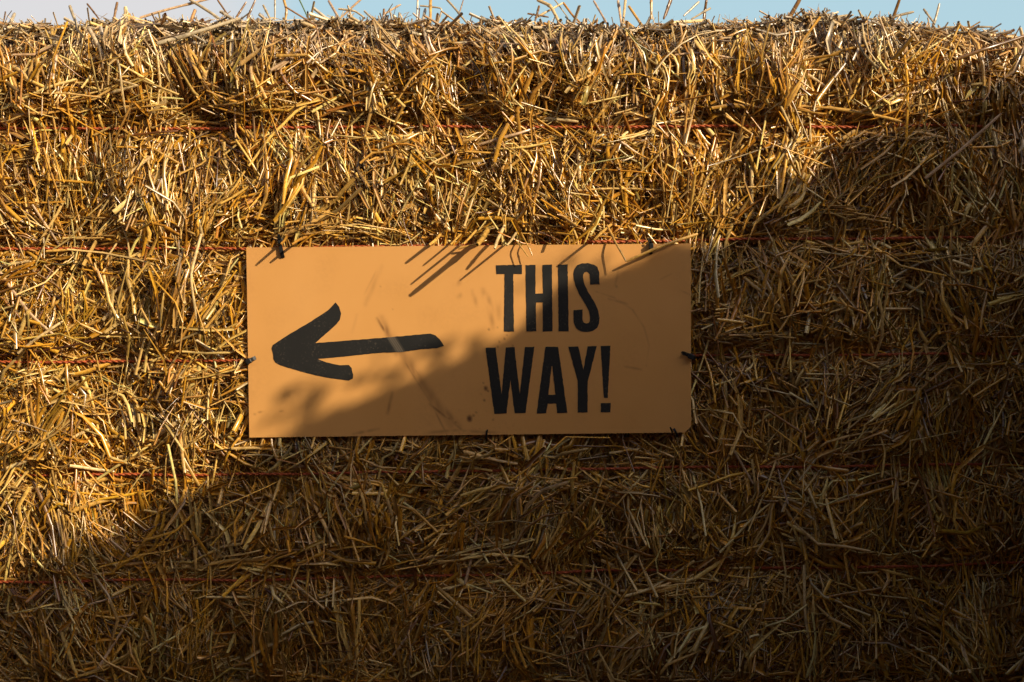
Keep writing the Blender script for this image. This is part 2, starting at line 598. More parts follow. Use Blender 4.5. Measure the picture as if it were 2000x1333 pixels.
def front_straws(n, Lr, wr, off, spread, tilt, rand, R=4, sides=5, half=False, curve=0.05, xr=(X0 - 0.0, X1), groove_h=0.55, free=0.05):
    x = rng.uniform(xr[0], xr[1], n)
    # thinner beyond the picture's left edge
    keep = (x > -1.0) | (rng.random(n) < 0.55)
    x = x[keep]; n = len(x)
    z = rng.uniform(0.0, 1, n) ** 0.97 * (top_z(x) + 0.004)
    L = rng.gamma(3.0, 1 / 3.0, n) * (Lr[1] - Lr[0]) * K * 0.6 + Lr[0] * K
    L = np.minimum(L, Lr[1] * 1.35 * K)
    w = rng.uniform(wr[0], wr[1], n) * K
    coh = 0.5 + 0.5 * vnoise(x, z, 11, 9)           # coherent tufts
    th = math.pi / 2 + 0.95 * vnoise(x, z, 12, 7, 5) + 0.55 * vnoise(x, z, 13, 16, 10)
    th = th + rng.normal(0, 1, n) * spread * (0.45 + 1.1 * (1 - coh))
    rd = rng.random(n) < rand
    th = np.where(rd, rng.uniform(0, math.pi, n), th)
    gz = np.min(np.stack([np.abs(z - string_z(i, x)) for i in range(6)]), 0)
    gz = np.minimum(gz, np.abs(z - top_z(x)) * 1.0)
    gh = (rng.random(n) < groove_h * np.exp(-(gz / 0.035) ** 2))
    th = np.where(gh, rng.normal(0, 0.35, n), th)
    dx, dz = np.cos(th), np.sin(th)
    tl = rng.normal(0, tilt, n)
    o = rng.uniform(off[0], off[1], n)
    cv = rng.normal(0, curve, n)
    kink = (rng.random(n) < 0.18) * rng.normal(0, 0.55, n)
    P = np.zeros((n, R, 3))
    for r in range(R):
        t = r / (R - 1) - 0.5
        along = L * t * np.cos(tl)
        side = cv * L * (t * t * 4 - 0.5) + kink * L * np.maximum(t, 0)
        px_ = x + dx * along - dz * side
        pz_ = z + dz * along + dx * side
        zc_ = np.minimum(pz_, top_z(px_) - 0.0)
        xx_ = np.clip(px_, X0, X1)
        P[:, r, 0] = px_
        P[:, r, 2] = pz_
        P[:, r, 1] = surf(xx_, zc_, True) * 0.6 + surf(x, np.minimum(z, top_z(x)), True) * 0.4 - o - np.sin(tl) * L * t
    over = np.max(P[:, :, 2], 1) - top_z(x) > 0.014
    P = P[~over]; w = w[~over]; z = z[~over]; n = len(P)
    P = under_twine(P, rng.random(n) < free)
    P = clamp_sign(P)
    P[:, :, 2] = np.maximum(P[:, :, 2], 0.004)
    flat = rng.uniform(0.35, 1.0, n)
    straw.add(P, w, flat, tints(n, z), sides, half)


def tufts(n, per, Lr, wr, off, spread=0.09, width=26, sides=5, half=False, curve=0.06, R=4, free=0.05):
    """bundles of straws that lie the same way, fanning out a little"""
    x = rng.uniform(X0, X1, n); keep = (x > -1.0) | (rng.random(n) < 0.55)
    x = x[keep]; n = len(x)
    z = rng.uniform(0, 1, n) ** 0.97 * top_z(x)
    gz = np.min(np.stack([np.abs(z - string_z(i, x)) for i in range(6)]), 0)
    th = math.pi / 2 + 0.55 * vnoise(x, z, 12, 7, 5) + rng.normal(0, np.where(z > 0.85, 0.26, 0.36), n)
    far = rng.random(n) < np.where(z > 0.85, 0.15, 0.24)
    th = np.where(far, rng.uniform(0, math.pi, n), th)
    gh = rng.random(n) < 0.8 * np.exp(-(gz / 0.030) ** 2)
    th = np.where(gh, rng.normal(0, 0.30, n), th)
    o = rng.uniform(off[0], off[1], n)
    tl = rng.normal(0, 0.22, n)
    cv = rng.normal(0, curve, n)
    L0 = rng.uniform(Lr[0], Lr[1], n) * K
    cnt = rng.integers(per[0], per[1] + 1, n)
    ix = np.repeat(np.arange(n), cnt); N = len(ix)
    col0 = tints(n, z)
    lat = rng.normal(0, 1, N) * width * K * rng.uniform(0.5, 1.2, n)[ix]
    lon = rng.normal(0, 0.22, N) * L0[ix]
    t2 = th[ix] + rng.normal(0, spread, N) + lat / (L0[ix] + 0.03) * 0.25 * rng.normal(0.6, 0.5, n)[ix]
    dx0, dz0 = np.cos(th[ix]), np.sin(th[ix])
    bx = x[ix] + dx0 * lon - dz0 * lat; bz = z[ix] + dz0 * lon + dx0 * lat
    L = L0[ix] * rng.uniform(0.55, 1.15, N); w = rng.uniform(wr[0], wr[1], N) * K
    tt = tl[ix] + rng.normal(0, 0.05, N); oo = o[ix] + rng.normal(0, 0.004, N); c2 = cv[ix] + rng.normal(0, 0.02, N)
    dx, dz = np.cos(t2), np.sin(t2)
    P = np.zeros((N, R, 3))
    for r in range(R):
        t = r / (R - 1) - 0.5
        al = L * t * np.cos(tt); sd = c2 * L * (4 * t * t - 0.5)
        px_ = bx + dx * al - dz * sd; pz_ = bz + dz * al + dx * sd
        P[:, r, 0] = px_; P[:, r, 2] = pz_
        P[:, r, 1] = (surf(np.clip(px_, X0, X1), np.minimum(pz_, top_z(px_))) * 0.6 +
                      surf(np.clip(bx, X0, X1), np.minimum(bz, top_z(bx))) * 0.4 - oo - np.sin(tt) * L * t)
    over = np.max(P[:, :, 2], 1) - top_z(bx) > 0.012
    P = P[~over]; w = w[~over]; ix = ix[~over]; N = len(ix); bz = bz[~over]
    P = under_twine(P, rng.random(N) < free)
    P = clamp_sign(P)
    P[:, :, 2] = np.maximum(P[:, :, 2], 0.004)
    cols = 0.6 * col0[ix] + 0.4 * tints(N, bz)
    straw.add(P, w, rng.uniform(0.4, 1.0, N), cols, sides, half)


# from the deep packing to the loose surface (lengths and widths in photograph pixels, 0.92 mm)
front_straws(16000, (50, 150), (4, 8.5), (-0.075, -0.045), 0.28, 0.10, 0.15, 3, 4)
tufts(5000, (5, 14), (60, 190), (2.0, 5.8), (-0.066, -0.030), sides=4)
tufts(4300, (4, 14), (45, 180), (2.0, 6.2), (-0.042, -0.006), half=True, sides=4, curve=0.09)
tufts(3600, (5, 16), (50, 200), (1.8, 5.8), (-0.018, 0.012), spread=0.12, curve=0.08)
tufts(1200, (3, 11), (50, 200), (2.2, 8.5), (-0.006, 0.022), spread=0.18, half=True, sides=5, curve=0.1)
front_straws(5200, (40, 180), (2.0, 6.4), (-0.018, 0.008), 0.45, 0.26, 0.5, 5, 6, curve=0.08)
front_straws(4200, (30, 150), (2.4, 10.5), (-0.014, 0.010), 0.5, 0.30, 0.5, 5, 4, half=True, curve=0.14)
front_straws(1600, (100, 270), (2.2, 6.0), (0.000, 0.018), 0.8, 0.16, 0.65, 6, 6, curve=0.10, free=0.22)
front_straws(50000, (7, 32), (1.2, 4.0), (-0.045, 0.002), 0.6, 0.5, 0.5, 2, 4)
front_straws(14000, (8, 34), (1.4, 4.6), (-0.014, 0.008), 0.7, 0.7, 0.6, 2, 4)
front_straws(17000, (25, 130), (0.8, 2.0), (-0.014, 0.014), 0.9, 0.3, 0.7, 5, 3, curve=0.22, free=0.10)


def lay(n, fpos, fdir, Lr, wr, cols=None, curve=0.05, R=3, sides=4):
    """straws on the other faces: positions and directions given by functions"""
    p = fpos(n); d = fdir(n)
    d /= np.linalg.norm(d, axis=1, keepdims=True)
    L = rng.uniform(Lr[0], Lr[1], n) * K; w = rng.uniform(wr[0], wr[1], n) * K
    b = rng.normal(0, 1, (n, 3)); b /= np.linalg.norm(b, axis=1, keepdims=True)
    cv = rng.normal(0, curve, n)
    P = np.zeros((n, R, 3))
    for r in range(R):
        t = r / (R - 1) - 0.5
        P[:, r] = p + d * (L * t)[:, None] + b * (cv * L * (4 * t * t - 0.5))[:, None]
    P = clamp_sign(P)
    straw.add(P, w, rng.uniform(0.45, 1, n), tints(n, p[:, 2]) if cols is None else cols, sides, roll=1.0)


def top_pos(y0, y1, dz0, dz1):
    def f(n):
        x = rng.uniform(X0 + 0.02, X1 - 0.01, n); y = y0 + (y1 - y0) * rng.random(n) ** 1.5
        return np.stack([x, y, top_z(x) + rng.uniform(dz0, dz1, n)], 1)
    return f


def dirs(sx_, sy_, sz_, mz=0.0):
    def f(n):
        d = rng.normal(0, 1, (n, 3)) * np.array((sx_, sy_, sz_)); d[:, 2] += mz
        return d
    return f


lay(14000, top_pos(0.03, 0.40, -0.03, 0.004), dirs(1, 1, 0.22), (25, 120), (4, 9))
lay(9000, top_pos(0.04, 0.25, -0.012, 0.008), dirs(1, 0.8, 0.35), (12, 60), (2, 6))
lay(4000, top_pos(0.40, 0.9, -0.02, 0.006), dirs(1, 1, 0.2), (40, 150), (6, 12))


def ragged(lo, hi):
    """positions along the top edge, gathered in tufts"""
    base = top_pos(0.03, 0.22, lo, hi)

    def f(n):
        p = base(n * 3)
        k = vnoise(p[:, 0], p[:, 0] * 0, 33, 11) + 0.6 * vnoise(p[:, 0], p[:, 0] * 0, 34, 34) + rng.normal(0, 0.35, len(p))
        return p[np.argsort(-k)[:n]]
    return f


lay(620, ragged(-0.008, 0.008), dirs(0.9, 0.5, 0.4, 0.5), (16, 58), (1.3, 3.8), R=4, sides=5, curve=0.1)
lay(1500, ragged(-0.008, 0.010), dirs(1, 0.6, 0.45, 0.25), (20, 70), (0.9, 2.2), R=5, curve=0.22)
lay(2400, ragged(-0.006, 0.007), dirs(1, 0.7, 0.35, 0.1), (14, 44), (2, 6), R=3, curve=0.1)


def end_pos(xe):
    def f(n):
        return np.stack([np.full(n, xe) + rng.uniform(-0.03, 0.006, n) * np.sign(xe), rng.uniform(0.05, DEPTH, n), rng.uniform(0, TOP - 0.03, n)], 1)
    return f


for xe in (X0 + 0.01, X1 - 0.01):
    lay(9000, end_pos(xe), dirs(0.3, 1, 0.7), (35, 130), (5, 10))
    lay(5000, end_pos(xe), dirs(0.8, 1, 1), (12, 40), (3, 6))



# ------------------------------------------------------------------ a second bale, unseen, added on the right to darken that side
B2 = Vector((1.70, -0.85, 0))
added_bale = empty("straw_bale", B2)
tag(added_bale, "unseen second straw bale, added square against the right end of the bale with the sign to darken that side", "straw bale")
hx, hy, hz = 0.60, 1.15, 1.10
v_, f_ = box_mesh("core", B2.x - hx + .03, B2.x + hx - .03, B2.y - hy + .03, B2.y + hy - .03, 0.002, hz - .03)
add_part("packed_core", v_, f_, M_CORE, added_bale)
first, straw = straw, Straws()


def box_face(axis, val, sg):
    def f(n):
        p = np.stack([rng.uniform(B2.x - hx, B2.x + hx, n), rng.uniform(B2.y - hy, B2.y + hy, n), rng.uniform(0.01, hz, n)], 1)
        p[:, axis] = val - sg * rng.uniform(0.0, 0.035, n)
        return p
    return f


for ax, val, sg, dd in ((0, B2.x - hx, -1, dirs(.15, .7, 1)), (0, B2.x + hx, 1, dirs(.15, .7, 1)), (1, B2.y - hy, -1, dirs(1, .15, .7)), (1, B2.y + hy, 1, dirs(1, .15, .7)), (2, hz, 1, dirs(1, 1, .12))):
    lay(9000, box_face(ax, val, sg), dd, (40, 140), (4, 9))
o2 = link("loose_straw", straw.mesh("loose_straw", B2), M_STRAW, added_bale)
o2["kind"] = "stuff"
straw = first

# ------------------------------------------------------------------ twine
def tube(path, rad, sides=8, cap=True):
    path = np.array(path, float); n = len(path)
    rad = np.ones(n) * rad
    T = np.gradient(path, axis=0); T /= np.linalg.norm(T, axis=1, keepdims=True) + 1e-12
    ref = np.array((0.13, 0.35, 0.93)); ref /= np.linalg.norm(ref)
    if abs((T @ ref)).mean() > 0.9:
        ref = np.array((1.0, 0.1, 0.0))
    n1 = np.cross(T, ref); n1 /= np.linalg.norm(n1, axis=1, keepdims=True) + 1e-12
    n2 = np.cross(T, n1)
    ph = np.arange(sides) * 2 * math.pi / sides
    V = path[:, None, :] + rad[:, None, None] * (np.cos(ph)[None, :, None] * n1[:, None, :] + np.sin(ph)[None, :, None] * n2[:, None, :])
    idx = np.arange(n * sides).reshape(n, sides)
    a, b = idx[:-1], np.roll(idx, -1, 1)[:-1]
    c, d = np.roll(idx, -1, 1)[1:], idx[1:]
    return V.reshape(-1, 3), np.stack([a, b, c, d], -1).reshape(-1, 4)


for i in range(6):
    xs = np.linspace(X0 + 0.05, X1 - 0.05, 500)
    zs = string_z(i, xs) + 0.0016 * vnoise(xs, xs * 0, 60 + i, 9) + 0.0006 * vnoise(xs, xs * 0, 70 + i, 40)
    ys = twine_y(i, xs)
    fr = np.stack([xs, ys, zs], 1)
    ye = np.linspace(0.12, DEPTH - 0.1, 12)
    rt = np.stack([np.full(12, X1 + 0.004), ye, np.full(12, zs[-1])], 1)
    lt = np.stack([np.full(12, X0 - 0.004), ye[::-1], np.full(12, zs[0])], 1)
    path = np.concatenate([lt, fr, rt])
    vs, qs = [], []
    # two strands twisted round each other
    s = np.concatenate([[0], np.cumsum(np.linalg.norm(np.diff(path, axis=0), axis=1))])
    st = np.arange(0, s[-1], 0.0022)
    base = np.stack([np.interp(st, s, path[:, k]) for k in range(3)], 1)
    off = 0
    for ph0 in (0, math.pi):
        an = st / 0.022 * 2 * math.pi + ph0
        pp = base + 0.00115 * np.stack([0 * an, np.cos(an), np.sin(an)], 1)
        v, q_ = tube(pp, 0.0016, 6)
        vs.append(v); qs.append(q_ + off); off += len(v)
    link("twine", raw_mesh("twine", np.concatenate(vs) - np.array(BO), np.concatenate(qs), True), M_TWINE, bale)

# ------------------------------------------------------------------ the most conspicuous stalks, one mesh each
# (spine in photograph pixels, width in pixels, tone, lift from the face in metres at first and last point)
CRM, GLD, AMB, BRN, GRY, GRN, PNK = (0.72, .52, .24), (.56, .32, .07), (.42, .20, .03), (.22, .11, .03), (.45, .36, .22), (.10, .17, .04), (.58, .39, .22)
STALKS = [
    ([(306, 86), (469, 37)], 9, GRY, .02, .03), ([(154, 52), (200, 60), (248, 66)], 8, GRY, .01, .02),
    ([(210, 152), (270, 168)], 5, CRM, .01, .02), ([(206, 185), (268, 168)], 7, CRM, .01, .02),
    ([(539, 110), (600, 108)], 7, GLD, .01, .02), ([(600, 108), (641, 142)], 7, GLD, .02, .01),
    ([(224, 210), (280, 213)], 7, GLD, .01, .01), ([(357, 238), (480, 243)], 6, GLD, .012, .01),
    ([(303, 264), (388, 266)], 5, GLD, .01, .01), ([(228, 245), (300, 292), (371, 332)], 5, GLD, .012, .01),
    ([(383, 255), (490, 308)], 5, PNK, .012, .012), ([(245, 346), (296, 305)], 7, CRM, .01, .012),
    ([(7, 115), (35, 178)], 9, GLD, .01, .012), ([(73, 112), (72, 178)], 8, GLD, .012, .01),
    ([(110, 108), (103, 157)], 7, PNK, .01, .01), ([(371, 0), (420, 31), (450, 55)], 7, GRY, -.05, -.02),
    ([(273, 35), (340, 16), (416, -3)], 6, PNK, -.04, -.06), ([(425, 0), (446, 31), (455, 50)], 4, BRN, -.05, -.05),
    ([(462, 34), (481, 4)], 5, BRN, -.05, -.06), ([(483, 36), (499, 0)], 5, BRN, -.05, -.06),
    ([(514, 10), (527, 36), (530, 50)], 5, GRY, -.06, -.05), ([(537, -2), (537, 40)], 4, GRY, -.06, -.05),
    ([(553, -5), (560, 20), (556, 50)], 6, GLD, -.06, -.05), ([(582, -5), (598, 28), (606, 48)], 3, GRN, -.06, -.05),
    ([(642, 3), (666, 45), (686, 100)], 6, PNK, -.02, .01), ([(706, -2), (658, 42)], 5, PNK, -.06, -.05),
    ([(245, 14), (247, 58)], 8, CRM, -.03, -.02), ([(136, 12), (150, 50)], 7, GRY, -.04, -.02),
    ([(170, 8), (194, 38)], 4, BRN, -.05, -.03), ([(229, 5), (220, 50)], 6, BRN, -.05, -.03), ([(28, 28), (10, 68)], 8, GRY, -.02, -.01),
    ([(1518, 76), (1540, 38), (1564, -4)], 10, BRN, .0, .02), ([(1738, 52), (1748, 25), (1758, -4)], 8, BRN, -.03, -.02),
    ([(1702, 44), (1785, 23)], 7, GRY, -.03, -.04), ([(1650, 68), (1700, 51), (1751, 40)], 6, CRM, .0, -.01),
    ([(1634, 101), (1648, 70), (1653, 31)], 8, CRM, .01, .0), ([(1548, 171), (1566, 148), (1569, 108)], 7, CRM, .012, .012),
    ([(1569, 136), (1640, 100), (1700, 88), (1751, 62)], 6, GLD, .01, .02), ([(1615, 210), (1690, 222), (1762, 238)], 8, GLD, .02, .01),
    ([(1807, 350), (1880, 290), (1956, 222)], 7, PNK, .02, .06), ([(1734, 189), (1860, 172), (2010, 158)], 4.5, PNK, .012, .02),
    ([(1524, 206), (1552, 265), (1576, 325)], 6, CRM, .012, .01), ([(1870, 115), (1925, 96), (2015, 66)], 8, BRN, .05, .09),
    ([(1842, 54), (1940, 53)], 5, GRY, -.02, -.02), ([(1818, 63), (1828, 35), (1835, 7)], 6, GRY, -.03, -.04),
    ([(1804, 18), (1826, 48)], 5, GRY, -.05, -.03), ([(1300, 32), (1313, -2)], 4, BRN, -.05, -.05), ([(1376, 38), (1379, 2)], 5, BRN, -.05, -.04),
    ([(1660, 315), (1699, 451)], 5, GLD, .012, .01), ([(1779, 343), (1853, 395)], 6, AMB, .012, .012),
    ([(1468, 325), (1468, 427)], 8, CRM, .012, .008), ([(1573, 143), (1613, 170)], 7, CRM, .012, .01),
    ([(0, 920), (80, 888), (176, 838)], 8, CRM, .012, .014), ([(136, 910), (224, 922)], 7, CRM, .012, .01),
    ([(188, 852), (280, 858), (380, 874)], 6, GLD, .012, .01), ([(300, 856), (344, 826)], 10, CRM, .012, .014),
    ([(138, 1000), (190, 982), (240, 970)], 9, GLD, .012, .014), ([(128, 1004), (196, 1088)], 6, GLD, .01, .012),
    ([(0, 972), (40, 1012), (86, 1052)], 5, AMB, .012, .01), ([(212, 1052), (276, 1108)], 5, PNK, .012, .01), ([(380, 1068), (410, 1110)], 6, PNK, .012, .012),
    ([(408, 1104), (460, 1094), (508, 1096), (556, 1080)], 7, GLD, .016, .012), ([(328, 1088), (356, 1035), (388, 972)], 6, AMB, .012, .01),
    ([(188, 1312), (230, 1245), (268, 1184)], 6, PNK, .014, .01), ([(268, 1298), (288, 1240), (312, 1172)], 7, GLD, .012, .01),
    ([(348, 1280), (400, 1230), (432, 1188)], 6, GLD, .012, .01), ([(452, 1302), (500, 1294), (548, 1276)], 5, AMB, .012, .012),
    ([(136, 1194), (190, 1176), (244, 1162)], 4, PNK, .012, .012), ([(694, 1248), (686, 1160), (688, 1096), (692, 1036), (718, 920)], 7, AMB, .014, .012),
    ([(760, 1290), (790, 1252), (816, 1208)], 5, PNK, .012, .012), ([(720, 1056), (744, 952)], 7, CRM, .008, .012),
    ([(736, 1086), (790, 1046), (840, 1012)], 6, GLD, .012, .01), ([(872, 956), (896, 916), (916, 876)], 10, GLD, .01, .012),
    ([(908, 1142), (924, 1080), (936, 1016)], 6, PNK, .014, .012), ([(890, 1072), (900, 1128)], 8, CRM, .012, .012),
    ([(856, 1148), (920, 1204), (972, 1258)], 8, GLD, .014, .012), ([(892, 1204), (932, 1264), (972, 1326)], 6, PNK, .012, .01),
    ([(1000, 1088), (1046, 1120)], 8, GLD, .012, .012), ([(1208, 872), (1250, 882), (1292, 896)], 7, GLD, .012, .012),
    ([(1044, 1092), (1058, 1050), (1072, 1000)], 4, GRY, .01, .01), ([(1542, 885), (1550, 820), (1563, 762)], 9, GLD, .01, .012),
    ([(1426, 868), (1450, 908), (1471, 945)], 5, PNK, .012, .012), ([(1571, 1103), (1572, 1200), (1582, 1266)], 6, CRM, .014, .012),
    ([(1642, 928), (1655, 1000), (1673, 1066)], 5, GLD, .012, .01), ([(1609, 1168), (1680, 1156), (1746, 1146)], 6, AMB, .012, .014),
    ([(1841, 1037), (1860, 1080), (1874, 1134)], 5, AMB, .012, .012), ([(1908, 1096), (2000, 1061)], 6, GLD, .014, .02),
    ([(1497, 1319), (1556, 1315)], 8, AMB, .012, .012), ([(1742, 1218), (1757, 1331)], 5, PNK, .012, .012),
    ([(0, 532), (51, 606), (105, 655)], 7, PNK, .014, .01), ([(35, 690), (80, 656), (123, 628)], 6, CRM, .012, .014),
    ([(393, 457), (371, 541), (387, 646)], 6, CRM, .016, .012), ([(198, 592), (276, 529)], 7, CRM, .01, .012),
    ([(381, 664), (438, 703)], 7, CRM, .012, .012), ([(284, 793), (330, 756), (366, 718)], 6, CRM, .012, .014),
    ([(90, 492), (168, 484), (237, 470)], 6, GLD, .014, .012),
]


N_STALK = 0


def stalk(pts3, wpx, tone):
    global N_STALK
    pts3 = np.array(pts3, float)
    n = 14
    s = np.linspace(0, 1, len(pts3))
    t = np.linspace(0, 1, n)
    P = np.stack([np.interp(t, s, pts3[:, k]) for k in range(3)], 1)
    if len(pts3) > 2:                                  # soften the bends
        P[1:-1] = 0.25 * P[:-2] + 0.5 * P[1:-1] + 0.25 * P[2:]
    L = np.linalg.norm(P[-1] - P[0])
    P = P + (vnoise(t * 3 + rng.random() * 50, t * 0, 91, 1.0) * 0.008 * L)[:, None] * np.array((0.3, 0.3, 1))
    rad = np.full(n, wpx * K / 2) * (1 - 0.22 * t)
    kn = rng.integers(3, n - 3)
    rad[kn] *= 1.28
    rad[0] *= 0.85; rad[-1] *= 0.7
    V, Q = tube(P, rad, 8)
    cen = np.repeat(P, 8, 0)
    V = cen + (V - cen) * np.array((1, 0.7, 1))
    c = np.array(tone) * rng.normal(1, 0.08)
    cols = np.repeat(np.clip(c[None] * (0.86 + 0.28 * rng.random((n, 1))), 0, .85), 8, 0)
    cols[kn * 8:(kn + 1) * 8] *= 0.55
    N_STALK += 1
    if N_STALK > 100:                                  # past a hundred they join the loose straw
        straw.v.append(V); straw.q.append(Q + straw.n); straw.c.append(cols); straw.n += len(V)
        return None
    o = link("straw_stalk", raw_mesh("straw_stalk", V - np.array(BO), Q, True, cols), M_STRAW, bale)
    return o



# stalks that lean out over the top of the board (x, y in pixels, y-plane in metres)
OVER = [
    ([(1362, 458, -.030), (1290, 482, -.050), (1224, 511, -.054)], 6.5, GLD),
    ([(1186, 440, -.030), (1204, 478, -.055), (1223, 511, -.062)], 4.5, GLD),
    ([(985, 442, -.02), (972, 468, -.06), (966, 486, -.075)], 7, CRM),
    ([(952, 450, -.01), (943, 466, -.07), (932, 479, -.13)], 11, GLD),
    ([(930, 450, -.01), (916, 466, -.06), (905, 478, -.11)], 5, GLD),
    ([(900, 458, -.01), (890, 468, -.05), (880, 478, -.075)], 4.5, GLD),
    ([(1010, 452, -.01), (1000, 468, -.05), (990, 480, -.10)], 5, CRM),
    ([(1018, 455, -.02), (1030, 478, -.05), (1040, 500, -.052)], 3, GLD),
    ([(1000, 462, -.02), (1016, 480, -.05), (1032, 502, -.055)], 3, GLD),
    ([(1195, 438, -.01), (1175, 455, -.05), (1160, 470, -.085)], 6, GLD),
    ([(895, 486, -.045), (925, 478, -.05), (950, 470, -.04)], 4, GLD),
    ([(600, 462, -.02), (582, 470, -.05), (570, 478, -.07)], 6, AMB),
    ([(560, 462, -.02), (556, 470, -.05), (548, 478, -.075)], 6, AMB), ([(860, 458, -.01), (850, 470, -.05), (838, 479, -.07)], 7, GLD),
]
for pts, w, tone in OVER:
    stalk([W(*p) for p in pts], w, tone)

MORE = [
    ([(661, 18), (693, 22), (714, 36)], 5, GRY, -.03, -.02), ([(730, 39), (712, 78), (693, 117)], 8, BRN, .0, .012),
    ([(750, 18), (748, 46)], 5, BRN, -.03, -.02), ([(750, 28), (783, 9)], 5, PNK, -.04, -.05), ([(816, -2), (814, 45)], 4, PNK, -.05, -.04),
    ([(820, 12), (864, 16), (856, 44)], 4, GRY, -.04, -.03), ([(841, -4), (840, 54)], 7, GLD, -.02, .0), ([(871, -2), (895, 24), (912, 46)], 5, GRY, -.05, -.02),
    ([(831, 18), (822, 57)], 7, GRY, -.02, .0), ([(744, 57), (723, 150)], 6, GLD, .005, .012), ([(778, 80), (765, 122)], 8, CRM, .01, .012),
    ([(612, 54), (663, 108)], 8, GLD, .0, .012), ([(849, 60), (897, 40)], 10, GRY, .005, -.01), ([(898, 24), (905, 0)], 3, BRN, -.05, -.06),
    ([(1050, 0), (1075, 12), (1093, 45)], 8, CRM, -.05, -.02), ([(1045, 36), (1100, 6)], 5, CRM, -.03, -.05), ([(1100, 6), (1118, 30), (1134, 46)], 5, AMB, -.05, -.02),
    ([(1053, 12), (1045, 42)], 5, BRN, -.04, -.02), ([(1030, 27), (1072, 34)], 4, BRN, -.03, -.03), ([(1082, -2), (1110, 36)], 3, GRY, -.06, -.05),
    ([(1160, 2), (1190, 56)], 5, PNK, -.04, -.01), ([(1207, 2), (1214, 48)], 6, PNK, -.04, -.02), ([(1222, -4), (1215, 62)], 6, CRM, -.03, .0),
    ([(1228, 12), (1262, 62), (1272, 84)], 6, GLD, -.01, .008), ([(1272, -4), (1272, 38)], 6, GLD, -.04, -.03), ([(1310, -2), (1296, 38)], 6, BRN, -.04, -.03),
    ([(1365, 4), (1335, 32)], 5, GRY, -.05, -.03), ([(1388, 16), (1350, 38)], 5, GRY, -.04, -.03), ([(1380, 0), (1374, 38)], 6, BRN, -.05, -.04),
    ([(1285, 58), (1310, 45), (1385, 40)], 9, CRM, .0, -.02), ([(1133, 56), (1168, 102)], 7, GLD, .0, .012), ([(1176, 45), (1172, 98)], 6, GLD, .0, .01),
    ([(1222, 42), (1248, 62)], 6, GLD, .0, .01), ([(1190, 145), (1230, 112)], 8, AMB, .008, .012), ([(1220, 118), (1296, 118)], 9, GLD, .01, .012),
    ([(1318, 108), (1360, 103), (1435, 114)], 4, PNK, .012, .012), ([(950, 82), (970, 125)], 9, GRY, .006, .01), ([(902, 50), (901, 95), (898, 140)], 9, GLD, .0, .01),
    ([(935, 284), (1010, 262), (1065, 242), (1105, 240)], 6, PNK, .014, .012), ([(1055, 230), (1130, 238)], 8, CRM, .012, .012), ([(1102, 242), (1142, 296)], 6, GLD, .012, .01),
    ([(1160, 238), (1205, 182)], 6, GLD, .01, .014), ([(770, 243), (802, 180)], 6, GLD, .012, .012), ([(738, 296), (790, 275), (822, 258)], 7, GLD, .01, .012),
    ([(738, 294), (768, 348), (798, 372)], 6, GLD, .012, .01), ([(770, 300), (772, 350)], 9, CRM, .008, .01), ([(825, 320), (845, 400), (862, 435)], 6, AMB, .012, .012),
    ([(875, 315), (855, 405)], 7, GLD, .01, .012), ([(980, 340), (1028, 300)], 7, GLD, .012, .012), ([(1005, 350), (1012, 460)], 8, CRM, .01, .012),
    ([(1023, 330), (1026, 420)], 7, GLD, .01, .01), ([(1130, 290), (1132, 350)], 9, CRM, .008, .01), ([(1112, 330), (1140, 410)], 7, CRM, .012, .01),
    ([(1045, 340), (1082, 395)], 5, AMB, .012, .01), ([(1206, 280), (1160, 360)], 7, AMB, .012, .012), ([(952, 310), (970, 346)], 4, CRM, .012, .012),
    ([(1210, 275), (1252, 305)], 5, PNK, .012, .012), ([(848, 418), (880, 452)], 8, CRM, .012, .012),
    ([(120, 530), (110, 566), (102, 598)], 7, GLD, .012, .01), ([(165, 600), (243, 602)], 6, GLD, .012, .012), ([(201, 625), (249, 577)], 8, CRM, .01, .012),
    ([(63, 400), (90, 440), (117, 481)], 5, PNK, .012, .012), ([(296, 400), (296, 454)], 7, CRM, .012, .01), ([(387, 610), (453, 562)], 6, GLD, .01, .012),
    ([(396, 648), (441, 592)], 6, GLD, .01, .012), ([(0, 520), (58, 510)], 7, CRM, .012, .01), ([(159, 642), (196, 625)], 8, GLD, .01, .01),
]


for pts, w, tone, l0, l1 in STALKS + MORE:
    out = []
    for k, (px, py) in enumerate(pts):
        lift = l0 + (l1 - l0) * k / (len(pts) - 1)
        if lift < -0.015:
            y = 0.10 + (-lift)                      # on the top of the bale, behind the front edge
        else:
            p = W(px, py)
            y = float(surf(np.clip(p.x, X0, X1), min(p.z, float(top_z(p.x)) - 0.004))) - lift - 0.004
        out.append(W(px, py, y))
    stalk(out, w, tone)

so = link("loose_straw", straw.mesh("loose_straw", BO), M_STRAW, bale)
so["kind"] = "stuff"

# ------------------------------------------------------------------ the sign
SO = W(918, 665, SY)
sign = empty("direction_sign", SO)
tag(sign, "orange board reading THIS WAY! with a black painted arrow, on the straw bale", "sign")


def seg_d(px, py, a, b):
    ax, ay = a; bx, by = b
    dx, dy = bx - ax, by - ay
    t = np.clip(((px - ax) * dx + (py - ay) * dy) / (dx * dx + dy * dy), 0, 1)
    return np.hypot(px - ax - t * dx, py - ay - t * dy), t


# board: finely divided front so that dirt and rub marks sit where they are
nu, nv = 435, 186
u = np.linspace(0, 1, nu)[None, :]; v = np.linspace(0, 1, nv)[:, None]
tl, tr, br, bl = [np.array(p, float) for p in SG]
PX = (tl[0] * (1 - u) + tr[0] * u) * (1 - v) + (bl[0] * (1 - u) + br[0] * u) * v
PY = (tl[1] * (1 - u) + tr[1] * u) * (1 - v) + (bl[1] * (1 - u) + br[1] * u) * v
